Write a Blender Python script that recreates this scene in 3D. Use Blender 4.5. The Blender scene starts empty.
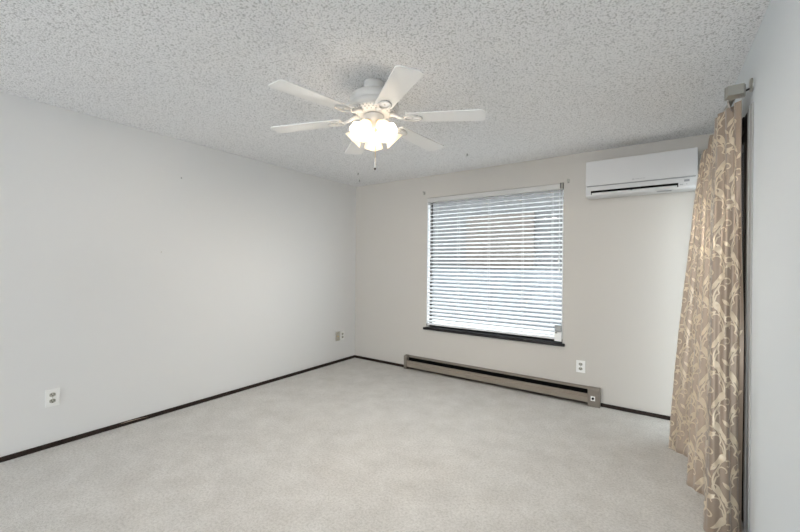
import bpy, bmesh, math, random
from mathutils import Vector, Matrix
random.seed(7)
S = bpy.context.scene
COL = S.collection
PI = math.pi
H = 2.44            # ceiling height
W = 3.927           # right wall plane (left wall x = 0, back wall y = 0, the room lies at y < 0)
YR = -9.0           # where the walls stop behind the camera

# ------------------------------------------------------------------ camera
cam_d = bpy.data.cameras.new('camera'); cam = bpy.data.objects.new('camera', cam_d); COL.objects.link(cam)
cam_d.sensor_fit = 'HORIZONTAL'; cam_d.sensor_width = 36.0; cam_d.lens = 370.02 * 36 / 800
cam_d.clip_start = 0.03
yaw, pitch, roll = 0.607688, -0.001649, 0.0093157
f = Vector((-math.sin(yaw)*math.cos(pitch), math.cos(yaw)*math.cos(pitch), math.sin(pitch)))
r = Vector((math.cos(yaw), math.sin(yaw), 0)); u = r.cross(f)
r, u = math.cos(roll)*r + math.sin(roll)*u, -math.sin(roll)*r + math.cos(roll)*u
M = Matrix((r, u, -f)).transposed().to_4x4(); M.translation = (3.54911, -3.98724, 1.32328)
cam.matrix_world = M
S.camera = cam

# ------------------------------------------------------------------ world, light, exposure
w = bpy.data.worlds.new('daylight'); S.world = w; w.use_nodes = True
bg = w.node_tree.nodes['Background']; bg.inputs[0].default_value = (0.90, 0.955, 1.0, 1); bg.inputs[1].default_value = 3.3
BULB = 900.0        # strength of the fan's bulbs
S.view_settings.view_transform = 'Standard'; S.view_settings.look = 'None'
S.view_settings.exposure = 0.72; S.view_settings.gamma = 1.0; S.view_settings.use_curve_mapping = False

# ------------------------------------------------------------------ materials
def mat(name, col, rough=0.6, metal=0.0, spec=0.5, bump=None, var=None):
    """bump = (scale, strength, distance); var = (scale, colour 2, amount)"""
    m = bpy.data.materials.new(name); m.use_nodes = True
    nt = m.node_tree; b = nt.nodes['Principled BSDF']
    b.inputs['Base Color'].default_value = (*col, 1); b.inputs['Roughness'].default_value = rough
    b.inputs['Metallic'].default_value = metal; b.inputs['Specular IOR Level'].default_value = spec
    tc = nt.nodes.new('ShaderNodeTexCoord')
    if var:
        n = nt.nodes.new('ShaderNodeTexNoise'); n.inputs['Scale'].default_value = var[0]; n.inputs['Detail'].default_value = 5
        nt.links.new(tc.outputs['Object'], n.inputs['Vector'])
        rp = nt.nodes.new('ShaderNodeValToRGB'); rp.color_ramp.elements[0].position = 0.5-var[2]; rp.color_ramp.elements[1].position = 0.5+var[2]
        rp.color_ramp.elements[0].color = (*col, 1); rp.color_ramp.elements[1].color = (*var[1], 1)
        nt.links.new(n.outputs['Fac'], rp.inputs[0]); nt.links.new(rp.outputs[0], b.inputs['Base Color'])
    if bump:
        n = nt.nodes.new('ShaderNodeTexNoise'); n.inputs['Scale'].default_value = bump[0]; n.inputs['Detail'].default_value = 3
        nt.links.new(tc.outputs['Object'], n.inputs['Vector'])
        bp = nt.nodes.new('ShaderNodeBump'); bp.inputs['Strength'].default_value = bump[1]; bp.inputs['Distance'].default_value = bump[2]
        nt.links.new(n.outputs['Fac'], bp.inputs['Height']); nt.links.new(bp.outputs[0], b.inputs['Normal'])
    return m

def popcorn():
    m = bpy.data.materials.new('popcorn_ceiling'); m.use_nodes = True
    nt = m.node_tree; b = nt.nodes['Principled BSDF']; b.inputs['Roughness'].default_value = 0.95; b.inputs['Specular IOR Level'].default_value = 0.1
    tc = nt.nodes.new('ShaderNodeTexCoord')
    n1 = nt.nodes.new('ShaderNodeTexNoise'); n1.inputs['Scale'].default_value = 150; n1.inputs['Detail'].default_value = 3; n1.inputs['Roughness'].default_value = .6
    v = nt.nodes.new('ShaderNodeTexVoronoi'); v.inputs['Scale'].default_value = 105
    for k in (n1, v): nt.links.new(tc.outputs['Object'], k.inputs['Vector'])
    mx = nt.nodes.new('ShaderNodeMath'); mx.operation = 'SUBTRACT'
    nt.links.new(n1.outputs['Fac'], mx.inputs[0]); 
    sc = nt.nodes.new('ShaderNodeMath'); sc.operation = 'MULTIPLY'; sc.inputs[1].default_value = .5
    nt.links.new(v.outputs['Distance'], sc.inputs[0]); nt.links.new(sc.outputs[0], mx.inputs[1])
    bp = nt.nodes.new('ShaderNodeBump'); bp.inputs['Strength'].default_value = 1.0; bp.inputs['Distance'].default_value = 0.0042
    nt.links.new(mx.outputs[0], bp.inputs['Height']); nt.links.new(bp.outputs[0], b.inputs['Normal'])
    rp = nt.nodes.new('ShaderNodeValToRGB'); e = rp.color_ramp.elements
    e[0].position = .02; e[0].color = (.57, .57, .57, 1); e[1].position = .25; e[1].color = (.955, .955, .96, 1)
    nt.links.new(mx.outputs[0], rp.inputs[0]); nt.links.new(rp.outputs[0], b.inputs['Base Color'])
    return m

def carpet():
    m = bpy.data.materials.new('cut_pile_carpet'); m.use_nodes = True
    nt = m.node_tree; b = nt.nodes['Principled BSDF']; b.inputs['Roughness'].default_value = 1.0; b.inputs['Specular IOR Level'].default_value = 0.05
    tc = nt.nodes.new('ShaderNodeTexCoord')
    def noise(s, d, rough=.5):
        n = nt.nodes.new('ShaderNodeTexNoise'); n.inputs['Scale'].default_value = s; n.inputs['Detail'].default_value = d; n.inputs['Roughness'].default_value = rough
        nt.links.new(tc.outputs['Object'], n.inputs['Vector']); return n
    def ramp(src, p0, c0, p1, c1):
        rp = nt.nodes.new('ShaderNodeValToRGB'); e = rp.color_ramp.elements
        e[0].position = p0; e[0].color = (*c0, 1); e[1].position = p1; e[1].color = (*c1, 1)
        nt.links.new(src, rp.inputs[0]); return rp.outputs[0]
    def mult(a, c):
        k = nt.nodes.new('ShaderNodeMix'); k.data_type = 'RGBA'; k.blend_type = 'MULTIPLY'; k.inputs[0].default_value = 1
        nt.links.new(a, k.inputs[6]); nt.links.new(c, k.inputs[7]); return k.outputs[2]
    big = ramp(noise(5, 9, .68).outputs['Fac'], .3, (.60, .582, .552), .7, (.72, .705, .678))
    fine = ramp(noise(75, 5, .75).outputs['Fac'], .34, (.75, .74, .73), .56, (1, 1, 1))
    nt.links.new(mult(big, fine), b.inputs['Base Color'])
    bp = nt.nodes.new('ShaderNodeBump'); bp.inputs['Strength'].default_value = .8; bp.inputs['Distance'].default_value = .004
    nt.links.new(noise(170, 2).outputs['Fac'], bp.inputs['Height']); nt.links.new(bp.outputs[0], b.inputs['Normal'])
    return m

def sheer(name, col, trans, transp, rough=.5, sheen=0.0):
    """thin cloth or frosted glass: diffuse + translucent + a little straight transmission"""
    m = bpy.data.materials.new(name); m.use_nodes = True
    nt = m.node_tree; b = nt.nodes['Principled BSDF']; out = nt.nodes['Material Output']
    b.inputs['Base Color'].default_value = (*col, 1); b.inputs['Roughness'].default_value = rough
    b.inputs['Sheen Weight'].default_value = sheen
    t = nt.nodes.new('ShaderNodeBsdfTranslucent'); t.inputs[0].default_value = (*col, 1)
    tp = nt.nodes.new('ShaderNodeBsdfTransparent')
    m1 = nt.nodes.new('ShaderNodeMixShader'); m1.inputs[0].default_value = trans
    m2 = nt.nodes.new('ShaderNodeMixShader'); m2.inputs[0].default_value = transp
    nt.links.new(b.outputs[0], m1.inputs[1]); nt.links.new(t.outputs[0], m1.inputs[2])
    nt.links.new(m1.outputs[0], m2.inputs[1]); nt.links.new(tp.outputs[0], m2.inputs[2])
    nt.links.new(m2.outputs[0], out.inputs[0])
    return m

def emit(name, col, s):
    m = bpy.data.materials.new(name); m.use_nodes = True
    nt = m.node_tree; nt.nodes.remove(nt.nodes['Principled BSDF'])
    e = nt.nodes.new('ShaderNodeEmission'); e.inputs[0].default_value = (*col, 1); e.inputs[1].default_value = s
    nt.links.new(e.outputs[0], nt.nodes['Material Output'].inputs[0]); return m

def pane():
    m = bpy.data.materials.new('window_glass'); m.use_nodes = True
    nt = m.node_tree; nt.nodes.remove(nt.nodes['Principled BSDF'])
    tp = nt.nodes.new('ShaderNodeBsdfTransparent'); tp.inputs[0].default_value = (.93, .95, .95, 1)
    g = nt.nodes.new('ShaderNodeBsdfGlossy'); g.inputs['Roughness'].default_value = .03
    mx = nt.nodes.new('ShaderNodeMixShader'); mx.inputs[0].default_value = .015
    nt.links.new(tp.outputs[0], mx.inputs[1]); nt.links.new(g.outputs[0], mx.inputs[2])
    nt.links.new(mx.outputs[0], nt.nodes['Material Output'].inputs[0]); return m

WALL = (.755, .752, .742)
m_wallr = mat('wall_cool_light_tint', (.695, .732, .757), .75, spec=.25, bump=(60, .05, .001))  # bluish cast of the light on the right wall, put into its colour
m_wallb = mat('wall_warm_dim_light_tint', (.605, .577, .535), .75, spec=.25, bump=(60, .05, .001))  # warmer, dimmer light on the back wall, put into its colour
m_wall = mat('painted_wall', WALL, .75, spec=.25, bump=(60, .05, .001))
m_ceil = popcorn(); m_carpet = carpet()
m_base = mat('dark_brown_wood', (.016, .011, .009), .5, spec=.2, var=(25, (.034, .022, .017), .25))
m_sill = mat('dark_stained_sill', (.014, .012, .013), .4, spec=.25)
m_bronze = mat('bronze_aluminium', (.012, .010, .009), .75, spec=.1)
m_case = mat('white_casing', (.42, .42, .415), .5)
m_glass = pane()
m_patio = mat('patio_concrete', (.62, .61, .59), .9, var=(3, (.54, .53, .51), .3))
m_siding = mat('grey_siding', (.092, .089, .087), .85, var=(.6, (.07, .07, .072), .3))
m_brown = mat('brown_boards', (.096, .080, .069), .85, var=(1.2, (.083, .071, .064), .3))
m_fence = mat('pale_fence', (.12, .128, .14), .85, var=(1, (.10, .107, .118), .3))
m_slat = mat('white_vinyl_slat', (.82, .83, .84), .45)
m_rail = mat('blind_headrail', (.64, .63, .61), .5)
m_cord = mat('white_cord', (.80, .80, .78), .7)
m_greyplastic = mat('grey_plastic', (.33, .34, .34), .5)
m_white = mat('white_plastic', (.87, .87, .85), .4)
m_acw = mat('air_conditioner_white', (.65, .652, .655), .35)
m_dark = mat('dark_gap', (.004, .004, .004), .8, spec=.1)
m_grey = mat('grey_print', (.28, .29, .30), .6)
m_beige = mat('beige_plastic', (.44, .41, .34), .5)
m_slot = mat('socket_slot', (.02, .018, .014), .6)
m_face = mat('socket_face', (.40, .395, .34), .45)
m_heat = mat('taupe_enamel', (.235, .205, .172), .38, .25)
m_heatp = mat('taupe_enamel_panel', (.32, .275, .228), .35, .25)
m_fan = mat('fan_white_enamel', (.70, .685, .66), .35)
m_blade = mat('fan_blade_white', (.90, .895, .885), .45)
m_brass = mat('brass_fitting', (.72, .52, .26), .3, .9)
m_shade = sheer('frosted_lamp_glass', (.86, .78, .64), .010, .095, .3)
m_bulb = emit('lit_bulb', (1.0, .915, .81), BULB)
m_nickel = mat('brushed_nickel', (.42, .41, .37), .33, .8)
m_cloth = sheer('taupe_organza', (.42, .325, .25), .16, .06, .33, .5)
m_cloth.node_tree.nodes['Principled BSDF'].inputs['Metallic'].default_value = .35
m_emb = sheer('gold_embroidery', (.74, .63, .48), .14, .0, .30, .4)
m_emb.node_tree.nodes['Principled BSDF'].inputs['Metallic'].default_value = .30
m_chip = mat('bare_wood_chip', (.42, .33, .26), .7)
m_screw = mat('dark_screw', (.06, .055, .05), .5, .4)

# ------------------------------------------------------------------ mesh builder
class MB:
    def __init__(self): self.bm = bmesh.new(); self.mats = []
    def _mi(self, m):
        if m is None: return 0
        if m not in self.mats: self.mats.append(m)
        return self.mats.index(m)
    def box(self, x0, x1, y0, y1, z0, z1, bev=0.0, m=None, mx=None, seg=2):
        b = bmesh.new()
        bmesh.ops.create_cube(b, size=1.0)
        for v in b.verts: v.co = Vector(((x0+x1)/2+v.co.x*(x1-x0), (y0+y1)/2+v.co.y*(y1-y0), (z0+z1)/2+v.co.z*(z1-z0)))
        if bev: bmesh.ops.bevel(b, geom=b.edges[:], offset=bev, segments=seg, profile=.5, affect='EDGES')
        self._add(b, m, mx); return self
    def _add(self, b, m=None, mx=None, smooth=False):
        i = self._mi(m); mp = {}
        for v in b.verts: mp[v] = self.bm.verts.new(mx @ v.co if mx else v.co)
        for fc in b.faces:
            try: n = self.bm.faces.new([mp[v] for v in fc.verts])
            except ValueError: continue
            n.material_index = i; n.smooth = smooth or fc.smooth
        b.free()
    def lathe(self, prof, c=(0,0,0), n=32, m=None, mx=None, rmod=None, cap0=False, cap1=False, smooth=True):
        """profile of (radius, z) spun about z"""
        b = bmesh.new(); rings = []
        for j, (rr, z) in enumerate(prof):
            ring = []
            for k in range(n):
                a = 2*PI*k/n; q = rr*(rmod(j, a) if rmod else 1)
                ring.append(b.verts.new((c[0]+q*math.cos(a), c[1]+q*math.sin(a), c[2]+z)))
            rings.append(ring)
        for p, q in zip(rings, rings[1:]):
            for k in range(n):
                fc = b.faces.new((p[k], p[(k+1) % n], q[(k+1) % n], q[k])); fc.smooth = smooth
        if cap0: b.faces.new(rings[0][::-1])
        if cap1: b.faces.new(rings[-1])
        self._add(b, m, mx); return self
    def tube(self, pts, rad, n=8, m=None, cap=True):
        pts = [Vector(p) for p in pts]; b = bmesh.new(); rings = []
        for i, p in enumerate(pts):
            t = (pts[min(i+1, len(pts)-1)] - pts[max(i-1, 0)]).normalized()
            a = Vector((0,0,1)) if abs(t.z) < .9 else Vector((1,0,0))
            e1 = t.cross(a).normalized(); e2 = t.cross(e1)
            rr = rad[i] if isinstance(rad, (list, tuple)) else rad
            rings.append([b.verts.new(p + rr*(math.cos(2*PI*k/n)*e1 + math.sin(2*PI*k/n)*e2)) for k in range(n)])
        for p, q in zip(rings, rings[1:]):
            for k in range(n):
                fc = b.faces.new((p[k], p[(k+1) % n], q[(k+1) % n], q[k])); fc.smooth = True
        if cap: b.faces.new(rings[0][::-1]); b.faces.new(rings[-1])
        bmesh.ops.recalc_face_normals(b, faces=b.faces[:])
        self._add(b, m); return self
    def prism(self, poly, a0, a1, axis='x', m=None, mx=None, smooth=False, bev=0):
        """2-D outline pushed along an axis; for 'x' the outline is (y,z), for 'z' it is (x,y), for 'y' it is (x,z)"""
        b = bmesh.new()
        def P(q, a): return {'x': (a, q[0], q[1]), 'y': (q[0], a, q[1]), 'z': (q[0], q[1], a)}[axis]
        A = [b.verts.new(P(q, a0)) for q in poly]; B = [b.verts.new(P(q, a1)) for q in poly]
        n = len(poly)
        for k in range(n):
            fc = b.faces.new((A[k], A[(k+1) % n], B[(k+1) % n], B[k])); fc.smooth = smooth
        b.faces.new(A[::-1]); b.faces.new(B)
        bmesh.ops.recalc_face_normals(b, faces=b.faces[:])
        if bev: bmesh.ops.bevel(b, geom=b.edges[:], offset=bev, segments=2, profile=.5, affect='EDGES')
        self._add(b, m, mx); return self
    def build(self, name, m, parent=None, off=None):
        """off: where the parent's base stands, when the shape was laid out in room coordinates"""
        me = bpy.data.meshes.new(name)
        if off is not None: bmesh.ops.translate(self.bm, vec=-Vector(off), verts=self.bm.verts[:])
        self.bm.to_mesh(me); self.bm.free()
        if self.mats:
            for q in self.mats: me.materials.append(q)
        else: me.materials.append(m)
        o = bpy.data.objects.new(name, me); COL.objects.link(o)
        if parent: o.parent = parent
        return o

def thing(name, label, cat, loc=(0,0,0), rz=0.0, group=None):
    o = bpy.data.objects.new(name, None); COL.objects.link(o); o.empty_display_size = .05
    o.location = loc; o.rotation_euler = (0, 0, rz)
    tag(o, label, cat, group); return o
def tag(o, label, cat, group=None):
    o['label'] = label; o['category'] = cat
    if group: o['group'] = group
    return o
def struct(o, label=None):
    o['kind'] = 'structure'
    if label: o['label'] = label
    return o
def text_into(mb, s, size, mx, m):
    c = bpy.data.curves.new('lettering', 'FONT'); c.body = s; c.size = size; c.align_x = 'CENTER'; c.align_y = 'CENTER'; c.extrude = .0002
    o = bpy.data.objects.new('lettering', c); COL.objects.link(o)
    me = bpy.data.meshes.new_from_object(o.evaluated_get(bpy.context.evaluated_depsgraph_get()))
    b = bmesh.new(); b.from_mesh(me); mb._add(b, m, mx)
    bpy.data.objects.remove(o); bpy.data.curves.remove(c); bpy.data.meshes.remove(me)

# ------------------------------------------------------------------ room shell
WX0, WX1, WZ0, WZ1 = 1.185, 2.772, .545, 2.165      # window opening in the back wall
DY0, DY1, DZ = -1.415, -.10, 2.135                   # patio door opening in the right wall
T = .14
struct(MB().box(-T, W+T, YR, T, -.12, 0).build('floor', m_carpet), 'pale beige cut pile carpet')
struct(MB().box(-T, W+T, YR, T, H, H+.12).build('ceiling', m_ceil), 'white popcorn textured ceiling')
struct(MB().box(-T, 0, YR, T, 0, H).build('wall_left', m_wall), 'long bare off white wall')
wb = MB(); wb.box(0, WX0, 0, T, 0, H); wb.box(WX1, W, 0, T, 0, H); wb.box(WX0, WX1, 0, T, 0, WZ0); wb.box(WX0, WX1, 0, T, WZ1, H)
struct(wb.build('wall_back', m_wallb), 'off white wall with window')
wr = MB(); wr.box(W, W+T, YR, DY0, 0, H); wr.box(W, W+T, DY1, T, 0, H); wr.box(W, W+T, DY0, DY1, DZ, H)
struct(wr.build('wall_right', m_wallr), 'pale wall with patio door behind curtain')

bl = MB(); bl.box(0, .013, YR, 0, 0, .034, .003)
o = struct(bl.build('baseboard_left', m_base), 'low dark brown baseboard')
MB().prism([(-2.83, .026), (-2.70, .024), (-2.62, .019), (-2.70, .028), (-2.77, .031)], .0128, .0138, 'x').build('wood_chip', m_chip, o)
bb = MB(); bb.box(.013, .893, -.013, 0, 0, .034, .003); bb.box(3.118, W-.013, -.013, 0, 0, .034, .003)
struct(bb.build('baseboard_back', m_base), 'low dark brown baseboard either side of heater')
struct(MB().box(W-.013, W, YR, DY0-.127, 0, .034, .003).build('baseboard_right', m_base), 'low dark brown baseboard')

# outside
struct(MB().box(-14, 16, T+.01, 22, -.35, -.25).build('ground', m_patio), 'pale concrete outside the window')
struct(MB().box(W+T+.01, 16, -9, T+.01, -.35, -.25).build('ground', m_patio), 'pale concrete outside the patio door')
struct(MB().box(-12, 7, 6, 6.2, -.25, 3.4).build('wall_outside', m_siding), 'grey building seen through the blind')
struct(MB().box(-1.0, .9, 5.9, 6, 1.25, 2.75).build('shutter_outside', m_brown), 'brown panel seen through the blind')
struct(MB().box(-12, 7, 5.5, 5.6, -.25, 1.25).build('fence_outside', m_fence), 'pale fence seen through the blind')

# window
win = struct(MB().box(WX0, WX1, .075, .125, WZ0, WZ0+.045, .004).box(WX0, WX1, .075, .125, WZ1-.045, WZ1, .004)
             .box(WX0, WX0+.012, .075, .125, WZ0, WZ1, .004).box(WX1-.012, WX1, .075, .125, WZ0, WZ1, .004)
             .build('window_1', m_bronze), 'window with dark frame behind the blind')
MB().box(WX0+.03, WX1-.03, .098, .103, WZ0+.03, WZ1-.03).build('glass', m_glass, win)
struct(MB().box(1.152, 2.797, -.032, 0, .527, .555, .005).box(WX0, WX1, 0, .075, .545, .555).build('trim_1', m_sill), 'dark stained window sill')

# patio door
door = struct(MB().box(W-.003, W+.10, DY0, DY0+.10, 0, DZ, .003).box(W-.010, W+.10, DY1-.055, DY1, 0, DZ, .003)
              .box(W-.010, W+.10, DY0+.10, DY1-.055, DZ-.055, DZ, .003).box(W-.010, W+.10, DY0+.10, DY1-.055, 0, .035, .003)
              .build('door_1', m_bronze), 'sliding glass patio door with dark frame')
for (a, b, xx) in ((DY0+.10, -.72, W+.028), (-.77, DY1-.055, W+.066)):
    d = MB()
    d.box(xx-.015, xx+.015, a, a+.05, .035, DZ-.055, .003).box(xx-.015, xx+.015, b-.05, b, .035, DZ-.055, .003)
    d.box(xx-.015, xx+.015, a+.05, b-.05, .035, .10, .003).box(xx-.015, xx+.015, a+.05, b-.05, DZ-.11, DZ-.055, .003)
    dp = d.build('door_panel', m_bronze, door)
    MB().box(xx-.003, xx+.003, a+.04, b-.04, .09, DZ-.10).build('glass', m_glass, dp)
struct(MB().box(W-.006, W, DY0-.125, DY0-.002, 0, DZ, .002).box(W-.010, W, DY0-.066, DY0-.054, 0, DZ, .003).build('trim_2', m_case), 'pale casing strip beside the patio door')

# ------------------------------------------------------------------ window blind
bt = thing('window_blind', 'white horizontal slat blind lowered over the window', 'window blind', (1.978, .03, .575))
O = bt.location
MB().box(1.19, 2.767, -.012, .055, 2.108, 2.160, .003).build('headrail', m_rail, bt, O)
for xa in (1.1865, 2.7625): MB().box(xa, xa+.008, -.002, .058, .60, 2.106, .001).build('light_leak_strip', m_slat, bt, O)  # added white strips imitating daylight that leaks past the blind's two ends
sl = MB(); z = 2.085; tilt = math.radians(21); nsl = 33; z0 = .632
for i in range(nsl):
    zz = z0 + (2.088-z0)*i/(nsl-1)
    pl = []
    for k in range(7):
        s = -.025+.05*k/6; c = .0025*(1-(s/.025)**2)
        pl.append((s, c))
    out = [(s, c+.0012) for s, c in pl] + [(s, c-.0012) for s, c in reversed(pl)]
    ca, sa = math.cos(tilt), math.sin(tilt)
    out = [(.03+s*ca-c*sa*1, zz+s*sa*1+c*ca) for s, c in out]
    sl.prism(out, 1.196, 2.761, 'x')
sl.build('slats', m_slat, bt, O)
MB().box(1.196, 2.761, .005, .055, .585, .606, .004).build('bottom_rail', m_slat, bt, O)
for x in (1.30, 1.60, 1.98, 2.36, 2.66):
    ld = MB()
    for yy in (.003, .056): ld.tube([(x, yy, .60), (x, yy, 2.11)], .0011, 5)
    ld.build('ladder_cord', m_cord, bt, O)
for x, zt in ((1.243, 1.443), (1.252, 1.171), (2.733, 1.392), (2.739, 1.292)):
    MB().tube([(x, -.013, zt+.018), (x, -.013, 2.11)], .001, 5).build('pull_cord', m_cord, bt, O)
    MB().lathe([(.002, .022), (.004, .020), (.0085, -.016), (.0078, -.021), (.002, -.022)], (x, -.013, zt), 12, cap0=True, cap1=True).build('tassel', m_white, bt, O)
br = MB().box(2.700, 2.768, -.026, -.004, .575, .668, .003).build('cord_bracket', m_white, bt, O)
q = MB().box(2.703, 2.765, -.024, -.004, .670, .735, .003).build('bracket_top', m_greyplastic, br, O); q['label'] = 'grey upper half of the bracket'
MB().box(2.709, 2.727, -.0275, -.025, .655, .663).build('bracket_slot', m_dark, br, O)
eb = MB().box(2.738, 2.752, -.016, -.011, 2.112, 2.168, .001, m=m_screw).box(2.752, 2.762, -.018, -.010, 2.108, 2.170, .001, m=m_nickel).box(2.762, 2.770, -.016, -.011, 2.112, 2.168, .001, m=m_screw).build('end_bracket', m_nickel, bt, O)
eb['label'] = 'bare metal end bracket'

# ------------------------------------------------------------------ small curtain rod hooks left on the wall beside the window
for x, z, lb in ((1.140, 2.232, 'small white curtain rod hook on wall left of the blind'),
                 (2.815, 2.178, 'small white curtain rod hook on wall between blind and air conditioner')):
    h = thing('wall_hook', lb, 'hook', (x, 0, z), group='old rod hooks beside the window')
    MB().box(-.013, .013, -.004, 0, -.020, .020, .001).build('hook_plate', m_nickel, h)
    MB().tube([(.0, -.003, .008), (.0, -.030, .008), (.0, -.036, .012), (.0, -.036, .022)], .0028, 8).build('hook_arm', m_nickel, h)
    MB().lathe([(.004, 0), (.003, .002), (.001, .0025)], (0,0,0), 10, mx=Matrix.Translation((.0, -.004, -.011)) @ Matrix.Rotation(PI/2, 4, 'X'), cap1=True).build('screw', m_screw, h)

# ------------------------------------------------------------------ air conditioner
AX0, AX1 = 3.000, 3.808
ac = thing('air_conditioner', 'white wall mounted air conditioner above the bare wall by the curtain', 'air conditioner', (3.404, 0, 1.965))
O = ac.location
body = [(0, 1.985), (0, 2.285), (-.195, 2.288), (-.200, 2.28), (-.200, 2.060), (-.203, 2.045), (-.203, 1.985), (-.192, 1.970), (-.150, 1.965), (-.03, 1.970)]
MB().prism(body, AX0+.006, AX1-.006, 'x', bev=.004).build('body', m_acw, ac, O)
for x0, x1 in ((AX0, AX0+.014), (AX1-.014, AX1)):
    MB().prism([(-.002, 1.99), (-.002, 2.284), (-.196, 2.286), (-.203, 2.280), (-.205, 1.985), (-.192, 1.973), (-.150, 1.968), (-.03, 1.974)], x0, x1, 'x', bev=.004).build('side_panel', m_acw, ac, O)
fp = MB().prism([(-.200, 2.066), (-.2185, 2.066), (-.2165, 2.17), (-.2095, 2.289), (-.200, 2.290)], AX0+.001, AX1-.001, 'x', bev=.003).build('front_panel', m_acw, ac, O)
tx = MB()
text_into(tx, 'MITSUBISHI ELECTRIC', .0085, Matrix.Translation((3.418, -.2186, 2.087)) @ Matrix.Rotation(PI/2, 4, 'X'), m_grey)
for dx, dz in ((0, .004), (-.0035, -.002), (.0035, -.002)):
    tx.prism([(3.370+dx, 2.0865+dz-.004), (3.3725+dx, 2.0865+dz), (3.370+dx, 2.0865+dz+.004), (3.3675+dx, 2.0865+dz)], -.2190, -.2186, 'y', m=m_grey)
tx.build('logo', m_grey, fp, O)
MB().box(AX0+.012, AX1-.012, -.2045, -.199, 2.059, 2.066).build('panel_seam', m_grey, ac, O)
MB().box(3.043, 3.684, -.2050, -.19, 2.000, 2.020).build('air_slot', m_dark, ac, O)
lv = MB().prism([(-.205, 1.984), (-.211, 1.986), (-.210, 1.999), (-.204, 2.001)], 3.050, 3.677, 'x', bev=.001).build('louver', m_acw, ac, O)
MB().box(3.352, 3.364, -.2125, -.203, 1.996, 2.010, .001).box(3.350, 3.366, -.2122, -.2095, 1.998, 2.002).build('louver_clip', m_dark, lv, O)
for xa in (3.043, 3.677): MB().box(xa, xa+.007, -.2065, -.19, 1.986, 2.012).build('slot_end', m_dark, ac, O)
dp = MB().box(3.722, 3.757, -.2045, -.2025, 2.025, 2.043, .001).build('receiver_window', m_grey, ac, O)
ic = MB(); ic.box(3.693, 3.716, -.2040, -.2028, 2.003, 2.007, m=m_grey)
ic.build('printed_mark', m_grey, ac, O)
MB().box(3.736, 3.742, -.2042, -.2028, 2.003, 2.008).build('indicator_lamp', m_grey, ac, O)
MB().box(3.54, 3.64, -.196, -.170, 1.9640, 1.9665).build('lower_label', m_grey, ac, O)

# ------------------------------------------------------------------ baseboard heater
HX0, HX1 = .893, 3.118
ht = thing('baseboard_heater', 'long taupe electric baseboard heater on the back wall under the window', 'heater', (2.0, 0, 0))
O = ht.location
MB().prism([(0, .012), (0, .172), (-.050, .169), (-.054, .164), (-.054, .158), (-.052, .158), (-.048, .163), (-.006, .166), (-.006, .018), (-.048, .012)], HX0+.02, HX1-.08, 'x').build('back_panel', m_heat, ht, O)
MB().prism([(-.048, .030), (-.060, .034), (-.062, .080), (-.056, .086), (-.060, .108), (-.052, .115), (-.048, .110)], HX0+.035, HX1-.10, 'x').build('front_panel', m_heatp, ht, O)
MB().tube([(HX0+.03, -.028, .07), (HX1-.09, -.028, .07)], .012, 10).build('heating_element', m_dark, ht, O)
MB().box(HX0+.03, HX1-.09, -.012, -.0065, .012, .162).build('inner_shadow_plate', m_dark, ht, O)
cap = [(0, 0), (0, .176), (-.056, .172), (-.066, .162), (-.066, .004), (-.062, 0)]
MB().prism(cap, HX0, HX0+.045, 'x', bev=.003).build('end_cap', m_heat, ht, O)
rc = MB().prism(cap, HX1-.105, HX1, 'x', bev=.003).build('end_cap', m_heat, ht, O)
kp = MB().box(3.040, 3.078, -.0685, -.065, .058, .102, .001).build('thermostat_plate', m_white, rc, O); kp['label'] = 'small white thermostat plate'
MB().lathe([(.011, 0), (.010, .010), (.004, .012)], (0,0,0), 14, mx=Matrix.Translation((3.059, -.0685, .080)) @ Matrix.Rotation(PI/2, 4, 'X'), cap1=True).build('thermostat_knob', m_dark, rc, O)

# ------------------------------------------------------------------ wall plates (local: plate in the x-z plane, facing -y)
def outlet(label, loc, rz, pw=.078, ph=.122, tint=m_white):
    t = thing('wall_outlet', label, 'outlet', loc, rz, 'duplex outlets')
    MB().box(-pw/2, pw/2, -.0085, 0, -ph/2, ph/2, .002).build('cover_plate', tint, t)
    for zc in (.022, -.022):
        fbm = MB()
        poly = [(.017*math.copysign(min(1, abs(math.cos(a))*1.12), math.cos(a)), zc+.0145*math.sin(a)) for a in [2*PI*k/24 for k in range(24)]]
        fbm.prism(poly, -.0105, -.006, 'y')
        fc = fbm.build('receptacle', m_face, t)
        sm = MB()
        sm.box(-.0095, -.006, -.0112, -.009, zc-.002, zc+.009).box(.006, .0095, -.0112, -.009, zc-.002, zc+.009)
        sm.prism([(.0036*math.cos(2*PI*k/12), zc-.008+.0036*math.sin(2*PI*k/12)) for k in range(12)], -.0112, -.009, 'y')
        sm.build('slots', m_slot, fc)
    MB().lathe([(.0032, 0), (.0025, .0012), (.001, .0015)], (0,0,0), 10, mx=Matrix.Translation((0, -.0085, 0)) @ Matrix.Rotation(PI/2, 4, 'X'), cap1=True).build('screw', m_face, t)
    return t
outlet('white duplex outlet low on the back wall right of the heater', (2.942, 0, .352), 0, .082, .118)
outlet('white duplex outlet low on the left wall nearest the camera', (0, -3.230, .354), PI/2)
outlet('white duplex outlet on the left wall beside the beige plate near the corner', (0, -.262, .354), PI/2, .078, .118)
jk = thing('cable_plate', 'beige cable jack plate on left wall beside the white outlet near the corner', 'wall plate', (0, -.350, .354), PI/2)
MB().box(-.037, .037, -.006, 0, -.060, .060, .002).build('cover_plate', m_beige, jk)
MB().lathe([(.008, 0), (.008, .004), (.005, .004), (.005, .010), (.002, .010)], (0,0,0), 12, mx=Matrix.Translation((0, -.006, 0)) @ Matrix.Rotation(PI/2, 4, 'X'), cap1=True).build('jack', m_brass, jk)
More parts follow.
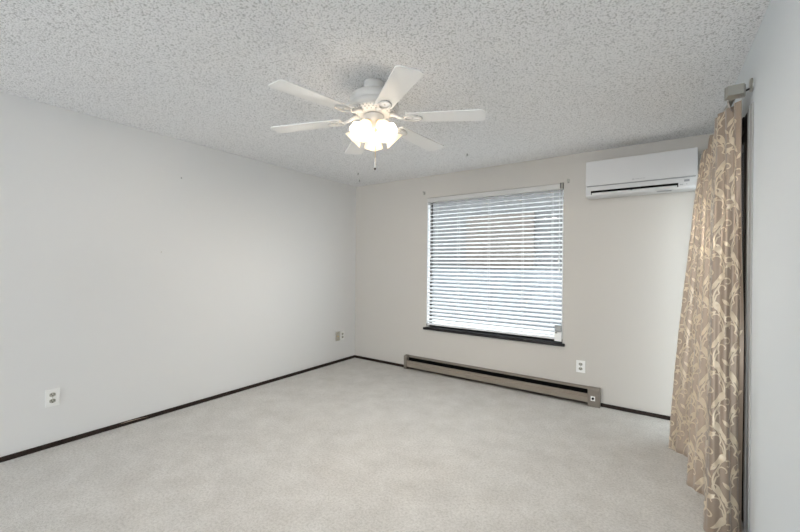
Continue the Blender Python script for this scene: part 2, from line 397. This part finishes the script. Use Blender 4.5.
for zc in (.042, -.042):
    MB().lathe([(.0032, 0), (.0025, .0012), (.001, .0015)], (0,0,0), 10, mx=Matrix.Translation((0, -.006, zc)) @ Matrix.Rotation(PI/2, 4, 'X'), cap1=True).build('screw', m_slot, jk)

# tiny nails on the left wall and hooks in the ceiling
for y, z, lb, k in ((-2.371, 2.096, 'tiny dark nail high on the left wall', .005), (-2.531, 1.420, 'tiny pale nail in the middle of the left wall', .004)):
    o = MB().lathe([(.0015, 0), (.0015, .006), (k, .006), (k*.8, .008), (.001, .009)], (0,0,0), 10, mx=Matrix.Rotation(PI/2, 4, 'Y'), cap1=True).build('wall_nail', m_screw if k > .0045 else m_beige)
    o.location = (0, y, z); tag(o, lb, 'nail', 'nails in the left wall')
for x, y, lb in ((.556, -.595, 'small dark ceiling hook near the left corner, the farther from the back wall'), (.327, -.305, 'small dark ceiling hook nearest the left back corner'),
                 (1.982, -.582, 'small dark ceiling hook in front of the window, right of the fan lamps')):
    hb = MB().lathe([(.007, 0), (.006, -.003), (.002, -.004)], (0,0,0), 12, cap0=True)
    hb.tube([(0, 0, -.003)] + [(.007*math.sin(a), 0, -.013+.007*math.cos(a)) for a in [PI*k/8 for k in range(0, 13)]], .0022, 6)
    o = hb.build('ceiling_hook', m_screw); o.location = (x, y, H); tag(o, lb, 'hook', 'ceiling hooks')

# ------------------------------------------------------------------ ceiling fan
FX, FY = 2.115, -2.22
fan = thing('ceiling_fan', 'white six blade ceiling fan with five lit frosted glass lamps', 'ceiling fan', (FX, FY, H))
# parts are laid out about the fan's axis, z measured from the floor
def fb(mb, name, m, parent=fan): return mb.build(name, m, parent, (0, 0, H))
fb(MB().lathe([(.060, 2.4399), (.062, 2.425), (.060, 2.41), (.056, 2.392)], n=40, cap0=True), 'canopy', m_fan)
fb(MB().lathe([(.052, 2.400), (.054, 2.376), (.095, 2.371), (.125, 2.362), (.142, 2.350), (.149, 2.328), (.150, 2.312), (.145, 2.307), (.145, 2.302), (.152, 2.297), (.151, 2.280), (.140, 2.270), (.06, 2.268)], n=56), 'motor_housing', m_fan)
vr = MB().lathe([(.141, 2.271), (.141, 2.264), (.112, 2.250), (.088, 2.243), (.050, 2.241)], n=56)
vring = fb(vr, 'vent_ring', m_fan)
vh = MB()
for ri, (rr, z, nn) in enumerate(((.130, 2.2586, 36), (.116, 2.2518, 30), (.100, 2.2464, 24))):
    for k in range(nn):
        a = 2*PI*(k+.5*ri)/nn
        vh.lathe([(.0045, .0015), (.0045, -.0012), (.001, -.0012)], n=8, mx=Matrix.Rotation(a, 4, 'Z') @ Matrix.Translation((rr, 0, z)) @ Matrix.Rotation(-math.radians(26 if ri < 2 else 16), 4, 'Y'), cap1=True)
fb(vh, 'vent_holes', m_greyplastic, vring)
for k in range(6):
    ang = math.radians(23+60*k)
    RZ = Matrix.Rotation(ang, 4, 'Z')
    droop = Matrix.Translation((0, 0, 2.223)) @ Matrix.Rotation(math.radians(2.5), 4, 'Y') @ Matrix.Rotation(math.radians(-4), 4, 'X')
    # outline of the blade along +x
    L0, L1, w0, w1 = .185, .667, .052, .068
    pts = []
    for t in [i/14 for i in range(15)]:
        pts.append((L0+.02+(L1-L0-.048)*t, -(w0+(w1-w0)*t)))
    for a in [i/8 for i in range(1, 9)]: pts.append((L1-.028+.028*math.sin(a*PI/2), -(w1-.028*(1-math.cos(a*PI/2)))))
    pts = pts + [(x, -y) for x, y in reversed(pts)]
    bmd = MB().prism(pts, -.003, .003, 'z', mx=RZ @ droop)
    blade = fb(bmd, 'blade', m_blade)
    # blade iron: a curled arm with an open loop, under the blade
    im = MB()
    def loop(cx_, a_, b_, rad):
        return [RZ @ (droop @ Vector((cx_+a_*math.cos(q_), b_*math.sin(q_), -.0075))) for q_ in [2*PI*i/20 for i in range(21)]]
    im.tube(loop(.245, .052, .030, 0), .0055, 6)
    im.tube([RZ @ Vector((.100, 0, 2.240)), RZ @ Vector((.135, 0, 2.232)), RZ @ Vector((.165, 0, 2.216)), RZ @ (droop @ Vector((.198, 0, -.0075)))], [.013, .012, .010, .007], 8)
    for sy in (-1, 1):
        im.tube([RZ @ (droop @ Vector((.192, sy*.008, -.0075))), RZ @ (droop @ Vector((.212, sy*.030, -.0075))), RZ @ (droop @ Vector((.245, sy*.036, -.007))), RZ @ (droop @ Vector((.275, sy*.026, -.007)))], .0055, 6)
    for px_, py_ in ((.240, 0), (.293, 0), (.25, .034), (.25, -.034)):
        im.lathe([(.006, -.004), (.005, -.0085), (.002, -.0095)], n=8, mx=RZ @ droop @ Matrix.Translation((px_, py_, 0)), cap1=True)
    fb(im, 'blade_iron', m_fan, blade)
lk = fb(MB().lathe([(.050, 2.245), (.052, 2.240), (.062, 2.236), (.064, 2.232), (.058, 2.222), (.060, 2.214), (.058, 2.200), (.046, 2.182), (.028, 2.168), (.012, 2.160), (.012, 2.150), (.006, 2.142), (.001, 2.141)], n=40), 'light_kit', m_fan)
fb(MB().lathe([(.053, 2.2450), (.053, 2.2390)], n=40), 'shadow_gap', m_dark, lk)
for k in range(5):
    az = math.radians(129+72*k)
    tiltm = Matrix.Rotation(az, 4, 'Z') @ Matrix.Translation((.040, 0, 2.196)) @ Matrix.Rotation(math.radians(-45), 4, 'Y')
    # the lamp's own axis is -z after the tilt: out and down at 45 degrees
    arm = MB().lathe([(.011, .012), (.012, -.012), (.020, -.016), (.023, -.024), (.023, -.040), (.020, -.042)], n=20, mx=tiltm)
    fb(arm, 'lamp_socket', m_brass)
    prof = [(.0235, -.030), (.027, -.036), (.034, -.050), (.0395, -.070), (.042, -.090), (.045, -.108), (.053, -.126), (.063, -.140)]
    def scallop(j, a): return 1 + (.05*math.cos(6*a)*max(0, (j-4)/3.0))
    sh = MB().lathe(prof, n=48, mx=tiltm, rmod=scallop)
    sh.lathe([(q-.0025, z+.0005) for q, z in prof], n=48, mx=tiltm, rmod=scallop)
    shade = fb(sh, 'lamp_shade', m_shade)
    fb(MB().lathe([(.010, -.040), (.012, -.052), (.020, -.068), (.0235, -.082), (.020, -.096), (.010, -.104), (.001, -.106)], n=12, mx=tiltm), 'bulb', m_bulb, shade)
for (dx, dy, zt, zb) in ((.006, .010, 2.16, 1.955), (.012, .0, 2.16, 1.925)):
    c = fb(MB().tube([(dx, dy, zt), (dx, dy, zb)], .0014, 6), 'pull_chain', m_brass)
    fb(MB().lathe([(.001, .030), (.004, .028), (.0065, .010), (.0072, -.004), (.005, -.008)], (dx, dy, zb), 12), 'chain_pendant', m_white, c)
    p_ = fb(MB().lathe([(.0045, -.006), (.0062, -.012), (.0045, -.018), (.001, -.019)], (dx, dy, zb), 12), 'pendant_tip', m_screw, c)

# ------------------------------------------------------------------ curtain rod
RXc, RZc = 3.862, 2.208
rod = thing('curtain_rod', 'brushed nickel curtain rod with square finial on the right wall', 'curtain rod', (W, -.85, RZc)); O = rod.location
MB().tube([(RXc, -1.50, RZc), (RXc, -.17, RZc)], .011, 14).build('rod', m_nickel, rod, O)
def finial(y, d):
    m_ = MB()
    m_.box(RXc-.040, RXc+.040, min(y, y+d*.012), max(y, y+d*.012), RZc-.032, RZc+.032, .003)
    def ring(h, w_, yy): return [Vector((RXc-w_, yy, RZc-h)), Vector((RXc+w_, yy, RZc-h)), Vector((RXc+w_, yy, RZc+h)), Vector((RXc-w_, yy, RZc+h))]
    b = bmesh.new(); A = [b.verts.new(v) for v in ring(.030, .037, y+d*.012)]; B = [b.verts.new(v) for v in ring(.024, .030, y+d*.045)]
    for k in range(4): b.faces.new((A[k], A[(k+1) % 4], B[(k+1) % 4], B[k]))
    b.faces.new(B); bmesh.ops.recalc_face_normals(b, faces=b.faces[:]); m_._add(b)
    m_.build('finial', m_nickel, rod, O)
finial(-1.497, -1); finial(-.175, 1)
for y in (-1.485, -.20):
    k = MB().lathe([(.033, 0), (.033, .004), (.028, .008), (.012, .010)], (0,0,0), 28, mx=Matrix.Translation((W, y, RZc+.028)) @ Matrix.Rotation(-PI/2, 4, 'Y'), cap1=True).build('wall_bracket', m_nickel, rod, O)
    MB().tube([(W-.006, y, RZc+.012), (W-.02, y, RZc+.006), (RXc+.012, y, RZc-.002)], .005, 8).build('bracket_arm', m_screw, k, O)

# ------------------------------------------------------------------ curtain
cur = thing('curtain', 'sheer taupe curtain with gold embroidered vines hanging at the patio door', 'curtain', (3.82, -.95, .02)); O = cur.location
bot = [(3.86, -.42), (3.74, -.50), (3.628, -.605), (3.725, -.70), (3.85, -.80), (3.885, -.91), (3.80, -1.00), (3.712, -1.105), (3.79, -1.215),
       (3.892, -1.29), (3.875, -1.42), (3.785, -1.505), (3.757, -1.585), (3.815, -1.598), (3.872, -1.555), (3.905, -1.495)]
amp = [1.35*q_ for q_ in [0, -.012, -.030, -.012, .014, .022, -.004, -.030, -.004, .024, .012, -.020, -.034, -.020, .006, .020]]
NB = len(bot); ZT, ZB = 2.178, .003
top = [(RXc+amp[i], -.36-1.12*i/(NB-1)) for i in range(NB)]
def cr(P, t):
    n = len(P)-1; i = min(int(t), n-1); q = t-i
    p0, p1, p2, p3 = P[max(i-1, 0)], P[i], P[i+1], P[min(i+2, n)]
    return tuple(.5*((2*b)+(-a+c)*q+(2*a-5*b+4*c-d)*q*q+(-a+3*b-3*c+d)*q**3) for a, b, c, d in zip(p0, p1, p2, p3))
NU = 260
us = [i*(NB-1)/NU for i in range(NU+1)]
BB = [Vector(cr(bot, t)) for t in us]; TT = [Vector(cr(top, t)) for t in us]
arc = [0.0]
for a, b in zip(BB, BB[1:]): arc.append(arc[-1]+(b-a).length)
LEN = arc[-1]
def surf(iu, z):
    s = (ZT-z)/(ZT-ZB); e = max(0.0, s)**.72
    x, y = TT[iu].lerp(BB[iu], e)
    # soft irregularities of the cloth
    x += .006*math.sin(3.1*z+iu*.09)*min(1, 4*s)*(1-s*.6); y += .006*math.sin(4.3*z+iu*.05+1)*min(1, 4*s)*(1-s)
    rp = .0075*math.sin(2*PI*arc[iu]/.062+.8*math.sin(1.7*z))*(1-.30*e)
    a_, b_ = us[max(iu-1, 0)], us[min(iu+1, NU)]
    tx_, ty_ = (TT[min(iu+1, NU)]-TT[max(iu-1, 0)]).lerp(BB[min(iu+1, NU)]-BB[max(iu-1, 0)], e); l_ = math.hypot(tx_, ty_) or 1
    x += rp*ty_/l_; y -= rp*tx_/l_
    return Vector((min(x, W-.018), y, z))
def at(s, z, d=0.0):
    s = min(max(s, 0.0), LEN-1e-4); lo, hi = 0, NU
    while hi-lo > 1:
        md = (lo+hi)//2
        if arc[md] <= s: lo = md
        else: hi = md
    q = (s-arc[lo])/(arc[hi]-arc[lo])
    a, b = surf(lo, z), surf(hi, z)
    p = a.lerp(b, q)
    if d:
        a0, b0 = surf(max(lo-1, 0), z), surf(min(hi+1, NU), z)
        tn = (b0-a0); nrm = Vector((tn.y, -tn.x, 0)).normalized()
        p = p + nrm*d
    return p
panel = MB(); NV = 64
grid = [[panel.bm.verts.new(surf(i, ZT-(ZT-ZB)*j/NV)) for i in range(NU+1)] for j in range(NV+1)]
for j in range(NV):
    for i in range(NU):
        fc = panel.bm.faces.new((grid[j][i], grid[j+1][i], grid[j+1][i+1], grid[j][i+1])); fc.smooth = True
cp = panel.build('panel', m_cloth, cur, O)
em = MB(); D = .0022
def ribbon(path, wd):
    """path in cloth coordinates (s, z); laid on the room side of the cloth"""
    L, Rr = [], []
    for i, (s, z) in enumerate(path):
        a, b = path[max(i-1, 0)], path[min(i+1, len(path)-1)]
        dx, dz = b[0]-a[0], b[1]-a[1]; l = math.hypot(dx, dz) or 1
        k = wd(i/(len(path)-1)) if callable(wd) else wd
        nx, nz = -dz/l*k, dx/l*k
        L.append(em.bm.verts.new(at(s+nx, min(max(z+nz, ZB), ZT), D))); Rr.append(em.bm.verts.new(at(s-nx, min(max(z-nz, ZB), ZT), D)))
    for i in range(len(path)-1): em.bm.faces.new((L[i], L[i+1], Rr[i+1], Rr[i]))
SP = .080; ncol = int(LEN/SP)
for c in range(ncol):
    s0 = SP*(c+.5)+.01; ph = c*.9
    A_, K_ = .026, 2*PI/.30
    ribbon([(s0+A_*math.sin(K_*z+ph), z) for z in [ZB+(ZT-ZB)*i/170 for i in range(171)]], .0032)
    zc = ZB+.04
    # at each turn of the stem: one big leaf to one side and a scroll to the other
    k0 = math.ceil((K_*ZB+ph-PI/2)/PI)
    for kk in range(k0, k0+15):
        z = (PI/2+kk*PI-ph)/K_; sd = 1 if kk % 2 == 0 else -1
        if z < ZB+.03 or z > ZT-.10: continue
        bs = s0+A_*sd
        # leaf
        dirx, dirz = -sd*.62, -.78
        p0 = (bs-sd*.004, z-.012); Lf = .085
        ribbon([(p0[0]+dirx*Lf*t+.010*sd*math.sin(PI*t), p0[1]+dirz*Lf*t) for t in [i/14 for i in range(15)]], lambda t: .0005+.015*math.sin(PI*t**.75)**1.0)
        # scroll
        cx_, cz_ = bs-sd*.045, z+.052; path = []
        for i in range(26):
            a = (-.9+i/25*4.6); rr = .030*(1-.028*i)
            path.append((cx_+sd*rr*math.cos(a), cz_+rr*math.sin(a)))
        ribbon(path, lambda t: .0036-.0012*t)
        ribbon([(bs, z-.03), (bs-sd*.006, z-.005), (bs-sd*.012, z+.018), (cx_+sd*.030*math.cos(-.9), cz_+.030*math.sin(-.9))], .0032)
        # a second, smaller scroll below and a short twig
        cx2, cz2 = bs+sd*.012, z-.060
        ribbon([(cx2+sd*.019*(1-.025*i)*math.cos(2.2-i/20*4.4), cz2+.019*(1-.025*i)*math.sin(2.2-i/20*4.4)) for i in range(21)], lambda t: .0036-.0010*t)
        ribbon([(bs-sd*.02+sd*.028*t, z+.095-.05*t) for t in [i/8 for i in range(9)]], lambda t: .001+.0075*math.sin(PI*t))
        # little bud outside
        ribbon([(bs+sd*(.004+.034*t), z+.010+.034*t) for t in [i/8 for i in range(9)]], lambda t: .001+.008*math.sin(PI*t))
em_o = em.build('embroidery', m_emb, cp, O); em_o['label'] = 'pale gold embroidered vine and leaf pattern'
hm = MB()
hv = [[hm.bm.verts.new(at(arc[i], z, d)) for i in range(0, NU+1, 2)] for z, d in ((ZB-.001, D), (ZB+.022, D))]
for i in range(len(hv[0])-1):
    fc = hm.bm.faces.new((hv[0][i], hv[0][i+1], hv[1][i+1], hv[1][i])); fc.smooth = True
hm.build('hem', m_cloth, cp, O)
for k in range(8):
    iu = int((k+.35)*NU/8); p = surf(iu, ZT)
    tb = MB(); V0, V1 = [], []
    path = [(p.x, p.z-.03)] + [(RXc+.0145*math.cos(a), RZc+.0145*math.sin(a)) for a in [PI*1.15-PI*1.3*i/12 for i in range(13)]] + [(p.x+.002, p.z-.03)]
    for x, z in path:
        V0.append(tb.bm.verts.new((x, p.y-.018, z))); V1.append(tb.bm.verts.new((x, p.y+.018, z)))
    for i in range(len(path)-1):
        fc = tb.bm.faces.new((V0[i], V0[i+1], V1[i+1], V1[i])); fc.smooth = True
    tb.build('tab', m_cloth, cur, O)
